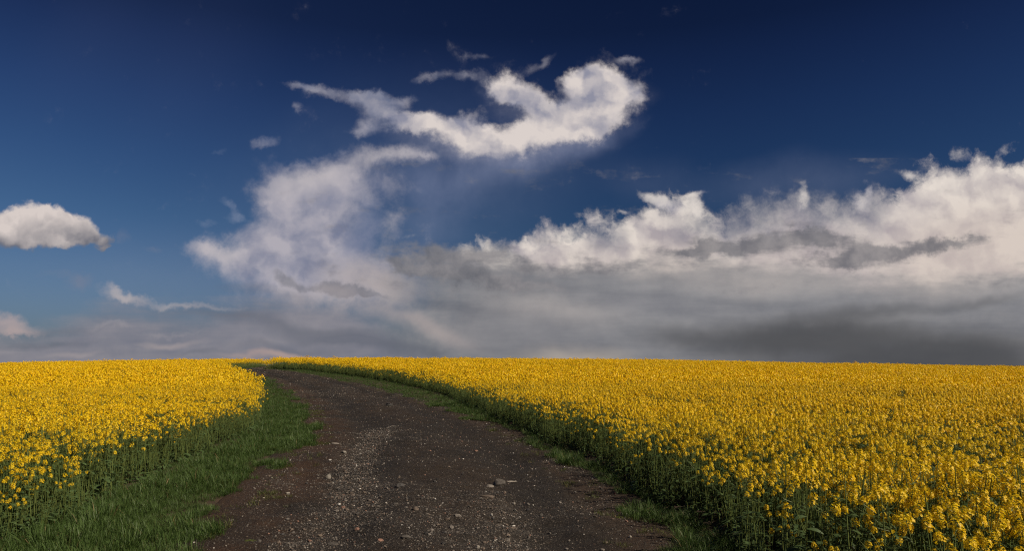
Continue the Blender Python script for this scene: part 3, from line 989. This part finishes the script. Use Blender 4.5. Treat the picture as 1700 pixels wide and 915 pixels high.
# ---------------------------------------------------------------- the rape crop
NV = 7
near_p = [rape_plant(100 + i, 2) for i in range(NV)]
near_me = [merged([S, L] + H).mesh('rape_near', MATS_PL) for S, L, H in near_p]
mid_me = [merged([S, L] + H).mesh('rape_mid', MATS_PL) for S, L, H in [rape_plant(200 + i, 1) for i in range(6)]]
far_me = [merged([S, L] + H).mesh('rape_far', MATS_PL) for S, L, H in [rape_plant(300 + i, 0) for i in range(6)]]

PX, PY = [], []
for (a, b, dens) in ((-6, 9, 34), (9, 22, 32), (22, 45, 26), (45, 96, 20)):
    x, y = jitter(-90, 90, a, b, dens)
    keep = (np.abs(x) < np.maximum(.95 * y + 10, 12)) & (np.hypot(x, y) < 104)
    PX.append(x[keep]); PY.append(y[keep])
PX, PY = np.concatenate(PX), np.concatenate(PY)
wob = .28 * vnoise(PY / .9, PX * 0 + 2, 61) + .14 * vnoise(PY / .25, PX * 0 + 5, 62)
dl = edge(CL, PY) + wob - PX                               # > 0 inside the left field
dr = PX - edge(CR, PY) - wob * .9                          # > 0 inside the right field
slope_l = np.abs(np.gradient(edge(CL, np.linspace(-10, 100, 600)), 110 / 599)); slope_l = np.interp(PY, np.linspace(-10, 100, 600), slope_l)
dl_ = dl / np.sqrt(1 + slope_l ** 2); dr_ = dr / np.sqrt(1 + slope_l ** 2)
depth = np.where(dl > 0, dl_, dr_)
inside = (dl > 0) | (dr > 0)
gap = fbm(PX / 1.3, PY / 1.3, 3, 71)
rgt = dr > 0
thin = rng.random(len(PX)) < np.clip(.60 + depth * .5, 0, 1) * np.clip(np.where(rgt, .92, 1.0) + gap * np.where(rgt, .9, .7), 0, 1)
keep = inside & thin & ~((np.hypot(PX, PY) < 1.2))
PX, PY, depth, isl = PX[keep], PY[keep], depth[keep], (dl > 0)[keep]
PZ = ground_z(PX, PY) - .01
dist = np.hypot(PX, PY)
hvar = .97 + .22 * fbm(PX / 2.2, PY / 2.2, 3, 83) + rng.normal(0, .065, len(PX))
hvar = hvar * (.90 + .10 * sstep(-.1, .9, depth + rng.normal(0, .25, len(PX))))   # lower along the margin
hvar = hvar * np.where((depth < .7) & (rng.random(len(PX)) < .30), rng.uniform(.55, .95, len(PX)), 1)
rot = rng.random(len(PX)) * 6.283
tilt = rng.normal(0, .07, (len(PX), 2))
lean_out = np.clip(1 - depth / .6, 0, 1) * .10
tilt[:, 1] += np.where(isl, lean_out, -lean_out) * np.cos(rot); tilt[:, 0] += np.where(isl, lean_out, -lean_out) * -np.sin(rot) * 0
order = np.argsort(dist)
infr = (PY > 1.8) & (np.abs(PX / np.maximum(PY, .1)) < .80) & ((CAM_H - PZ - .97 * hvar) / np.maximum(PY, .1) < .275)
front = [i for i in order if infr[i]][:290]
is_front = np.zeros(len(PX), bool); is_front[front] = True

# flowerless shoots thicken the margins
SX, SY = jitter(-30, 14, -3, 60, 38)
swob = .28 * vnoise(SY / .9, SX * 0 + 2, 61)
sdl, sdr = edge(CL, SY) + swob - SX, SX - edge(CR, SY) - swob * .9
sdep = np.maximum(sdl, sdr)
k_ = (sdep > -.02) & (sdep < 2.6) & (np.abs(SX) < np.maximum(.90 * SY + 6, 8)) & (np.hypot(SX, SY) > 1.5)
SX, SY, s_left, sdep = SX[k_], SY[k_], (sdl > 0)[k_], sdep[k_]
SZ = ground_z(SX, SY) - .01
shoots_me = [make_shoots(700 + i) for i in range(5)]

for side_, nm, lab in ((True, 'left', 'yellow-flowering rapeseed crop filling the brightly lit field left of the dirt track'),
                       (False, 'right', 'yellow-flowering rapeseed crop filling the wide field right of the dirt track, up to the horizon')):
    sel = (isl == side_) & ~is_front
    d = dist[sel]
    idx = np.where(d < 11, rng.integers(0, NV, sel.sum()), np.where(d < 26, NV + rng.integers(0, 6, sel.sum()), NV + 6 + rng.integers(0, 6, sel.sum())))
    s2 = s_left == side_; n2 = int(s2.sum())
    scatter('rapeseed_crop', near_me + mid_me + far_me + shoots_me,
            np.concatenate([np.stack([PX, PY, PZ], 1)[sel], np.stack([SX, SY, SZ], 1)[s2]]),
            np.concatenate([rot[sel], rng.random(n2) * 6.283]),
            np.concatenate([hvar[sel], rng.uniform(.6, 1.1, n2) * (.75 + .25 * sstep(0, .6, sdep[s2]))]),
            np.concatenate([idx, NV + 12 + rng.integers(0, 5, n2)]), label=lab, cat='rapeseed crop',
            tilt=np.concatenate([tilt[sel], rng.normal(0, .08, (n2, 2))]))

# the plants nearest the camera, each one an object with its parts
protos = []
for S, L, H in near_p:
    protos.append([('stem', S.mesh('stem', MATS_PL))] + [('foliage', L.mesh('foliage', MATS_PL))] + [('flower_head', h.mesh('flower_head', MATS_PL)) for h in H])
for n_, i in enumerate(front):
    e = bpy.data.objects.new('rapeseed_plant', None)
    e.empty_display_size = .1
    e.location = (PX[i], PY[i], PZ[i]); e.rotation_euler = (tilt[i, 0], tilt[i, 1], rot[i]); e.scale = (hvar[i],) * 3
    if isl[i]:
        lab = 'rapeseed plant in the bottom left corner, at the front of the left field'
        grp = 'rapeseed plants at the front of the left field'
    elif depth[i] < .55:
        lab = 'rapeseed plant on the near right field edge, its green stem beside the grass'
        grp = 'rapeseed plants along the near edge of the right field'
    elif PX[i] / PY[i] > .62:
        lab = 'bright yellow rapeseed plant in the bottom right corner, among the closest'
        grp = 'closest rapeseed plants in the bottom right corner'
    else:
        lab = 'yellow rapeseed plant at the bottom, between the right grass edge and the corner'
        grp = 'rapeseed plants at the bottom of the right field'
    link(e, label=lab, cat='rapeseed plant', group=grp)
    for nm, me in protos[rng.integers(0, NV)]:
        link(bpy.data.objects.new(nm, me), parent=e)

# ---------------------------------------------------------------- grass verges
tufts = [make_tuft(i, [M_GRASS, M_GRASS2], 44, (.06, .15), .08, .8, .0026) for i in range(5)] + \
        [make_tuft(20 + i, [M_GRASS, M_STRAW], 46, (.12, .27), .09, .75, .0030) for i in range(3)] + \
        [make_tuft(30 + i, [M_GRASS2, M_STRAW], 22, (.03, .08), .07, .9, .0022) for i in range(3)] + [make_weed(i) for i in range(2)]
GX, GY = [], []
for (a, b, dens) in ((-3, 12, 170), (12, 26, 110), (26, 84, 60)):
    x, y = jitter(-45, 6, a, b, dens)
    l, r = road_left(y), road_right(y); cl, crr = edge(CL, y), edge(CR, y)
    k = ((x > cl - .9) & (x < l + .75)) | ((x > r - .5) & (x < crr + 1.1))
    GX.append(x[k]); GY.append(y[k])
GX, GY = np.concatenate(GX), np.concatenate(GY)
l, r = road_left(GY), road_right(GY); cl, crr = edge(CL, GY), edge(CR, GY)
left = GX < (l + r) / 2
off = np.where(left, l - GX, GX - r)                       # distance out from the track edge
crop_in = np.where(left, cl - GX, GX - crr)
bare = fbm(GX / .7, GY / .7, 4, 15) * 1.2
soft = np.where(left, .02 * sstep(16, 9, GY) + .06, .07 + .05 * sstep(12, 7, GY))   # width of the trodden margin
p = sstep(-.12, 1.0, (off + bare * .75) / np.maximum(soft, .05) * .6)
p = p * np.where(crop_in > 0, np.clip(.35 - crop_in * np.where(left, 1.4, 1.8), 0, 1), 1)
small = (off + bare * .6) < soft * 1.1
patch = sstep(.05, .35, fbm(GX / .35, GY / .45, 3, 19)) * sstep(-.75, -.1, off)
keep = rng.random(len(GX)) < np.where(small, np.maximum(p * .8, patch * .55), p)
GX, GY, small, crop_in, off, left = GX[keep], GY[keep], small[keep], crop_in[keep], off[keep], left[keep]
GZ = np.where(off > .0, ground_z(GX, GY) - .01, road_z(GX, GY))
tall = (rng.random(len(GX)) < np.where(crop_in > -.5, np.where(left, .18, .40), .06) + np.where(~left & (GY < 9), .06, 0)) & ~small
idx = np.where(small, 8 + rng.integers(0, 3, len(GX)), np.where(tall, 5 + rng.integers(0, 3, len(GX)), rng.integers(0, 5, len(GX))))
weed = rng.random(len(GX)) < .03
idx = np.where(weed, 11 + rng.integers(0, 2, len(GX)), idx)
sc_ = .72 + .55 * sstep(-.4, .4, fbm(GX / .6, GY / .6, 3, 27)) + rng.normal(0, .08, len(GX))
sc_ = sc_ * np.where(left, .80, .72) * np.where(crop_in > -.35, .7, 1) * (1 - .35 * sstep(18, 40, GY))
scatter('grass', tufts, np.stack([GX, GY, GZ], 1), rng.random(len(GX)) * 6.283, np.clip(sc_, .3, 2), idx, tilt=rng.normal(0, .12, (len(GX), 2)),
        label='green grass growing on both verges between the dirt track and the rapeseed', cat='grass')

# ---------------------------------------------------------------- loose gravel on the track
chips_me = []
for k, m in enumerate((0, 0, 1, 3, 2, 4, 1, 3, 0, 5)):
    chips_me.append(rock_mesh('chip', 40 + k, 1, M_ST[m], rng.uniform(.4, .75)))
GP, GS = [], []
for (a, b, dens, lo, hi) in ((3, 10, 2600, .004, .010), (3, 9, 2400, .006, .022), (9, 16, 1500, .008, .030), (16, 34, 420, .012, .045), (34, 70, 90, .02, .06), (3.5, 20, 90, .02, .05)):
    n = int(dens * (b - a) * 4.6)
    y = a + (b - a) * rng.random(n); t = rng.random(n) * 1.06 - .03
    l, r = edge(RL, y), edge(RR, y); x = l + (r - l) * t
    k = rng.random(n) < np.clip(stony(x, y, t) * .9 + .06, 0, 1) ** 1.7 * .55 + .05
    s = lo * (hi / lo) ** (rng.random(n) ** 1.8)
    GP.append(np.stack([x, y, road_z(x, y) + s * .12], 1)[k]); GS.append(s[k])
GP, GS = np.concatenate(GP), np.concatenate(GS)
wts = np.array([.20, .17, .15, .13, .04, .03, .13, .1, .04, .01])
scatter('gravel', chips_me, GP, rng.random(len(GP)) * 6.283, GS * 1.25, rng.choice(10, len(GP), p=wts), tilt=rng.normal(0, .3, (len(GP), 2)),
        label='loose grey and brown gravel strewn over the dirt track', cat='gravel')


# ---------------------------------------------------------------- stones one can pick out
def on_road(px, py):
    """ground point seen at a pixel of the photograph"""
    y = 1955.0 / (py - 598.0)
    for _ in range(12):
        x = (px - 850.0) / F_ * y
        z = float(road_z(np.array([x]), np.array([y]))[0])
        y = (CAM_H - z) * F_ / (py - 598.0)
    return (px - 850.0) / F_ * y, y, z


STONES = [  # px, py, width px, height ratio, material, depth ratio, spin, label
    (829, 806, 20, .62, 0, .8, .2, 'chunky grey stone jutting from the track right of its middle, dark gap under it'),
    (848, 801, 19, .16, 2, .5, .1, 'thin pale slab lying flat just right of the chunky grey stone'),
    (813, 809, 15, .30, 0, .7, .4, 'low grey stone just left of the chunky grey stone'),
    (812, 827, 24, .22, 1, .5, .05, 'long flat grey-brown stone in front of the chunky grey stone'),
    (838, 828, 9, .6, 1, .8, .9, 'small tan stone right of the long flat stone'),
    (664, 809, 14, .62, 3, .8, .3, 'dark rounded stone alone in the middle of the track'),
    (545, 795, 10, .75, 2, .9, .2, 'pale round stone on the left side of the track beside the grass edge'),
    (571, 753, 9, .55, 2, .8, .5, 'light stone at the left of the heap of gravel, farther up the track'),
    (547, 765, 6, .35, 5, .7, .0, 'tiny bright white stone on the left side of the track'),
    (556, 738, 13, .22, 0, .6, .1, 'flat grey stone on the left side of the track near the grass corner'),
    (790, 750, 6, .5, 4, .8, .0, 'small reddish stone alone on the upper right of the track'),
    (646, 674, 12, .5, 3, .8, .0, 'dark stone far up the track near its right edge'),
    (592, 881, 8, .7, 4, .8, .4, 'brick-red stone near the bottom of the track, left of the middle'),
    (760, 858, 13, .35, 0, .7, .2, 'flat grey stone near the bottom of the track, right of the middle'),
    (743, 864, 9, .5, 1, .8, .6, 'brown stone just left of the flat grey stone at the bottom'),
    (690, 847, 11, .55, 1, .8, .1, 'tan stone at the centre of the track, below the dark rounded stone'),
    (531, 891, 9, .5, 1, .9, .2, 'brown stone near the bottom left of the track'),
    (485, 832, 8, .6, 3, .8, .0, 'small black stone on the left margin of the track by the sparse grass'),
    (478, 821, 7, .55, 2, .8, .3, 'small pale stone on the left margin of the track, just above the black one'),
    (555, 906, 18, .3, 0, .6, .1, 'wide flat grey stone at the very bottom of the track'),
    (632, 899, 10, .5, 4, .8, .5, 'pinkish brown stone at the bottom of the track, left of the middle'),
    (675, 894, 18, .3, 0, .6, .3, 'broad flat grey stone at the bottom centre of the track'),
    (816, 857, 5, .8, 5, .9, .0, 'small white pebble on the lower right of the track'),
    (853, 838, 6, .7, 2, .9, .3, 'small pale pebble to the right of the tan stone'),
    (793, 911, 8, .7, 2, .9, .0, 'pale pebble at the bottom edge of the track, right of the middle'),
    (1046, 893, 5, .7, 2, .9, .0, 'pale pebble on the right margin of the track beside the grass'),
]
for k, (px_, py_, w, hr, mi, dr_, spin, lab) in enumerate(STONES):
    x, y, z = on_road(px_, py_)
    width = w / F_ * y
    me = rock_mesh('stone', 500 + k * 7, 3, M_ST[mi], 1.0, .35)
    co = np.empty(len(me.vertices) * 3); me.vertices.foreach_get('co', co); co = co.reshape(-1, 3)
    ext = co.max(0) - co.min(0)
    o = bpy.data.objects.new('stone', me)
    o.scale = (width / ext[0], width * dr_ / ext[1], width * hr * 1.25 / ext[2])
    o.rotation_euler = (0, .06, spin * .5)
    o.location = (x, y, z + width * hr * .22)
    link(o, label=lab, cat='stone')
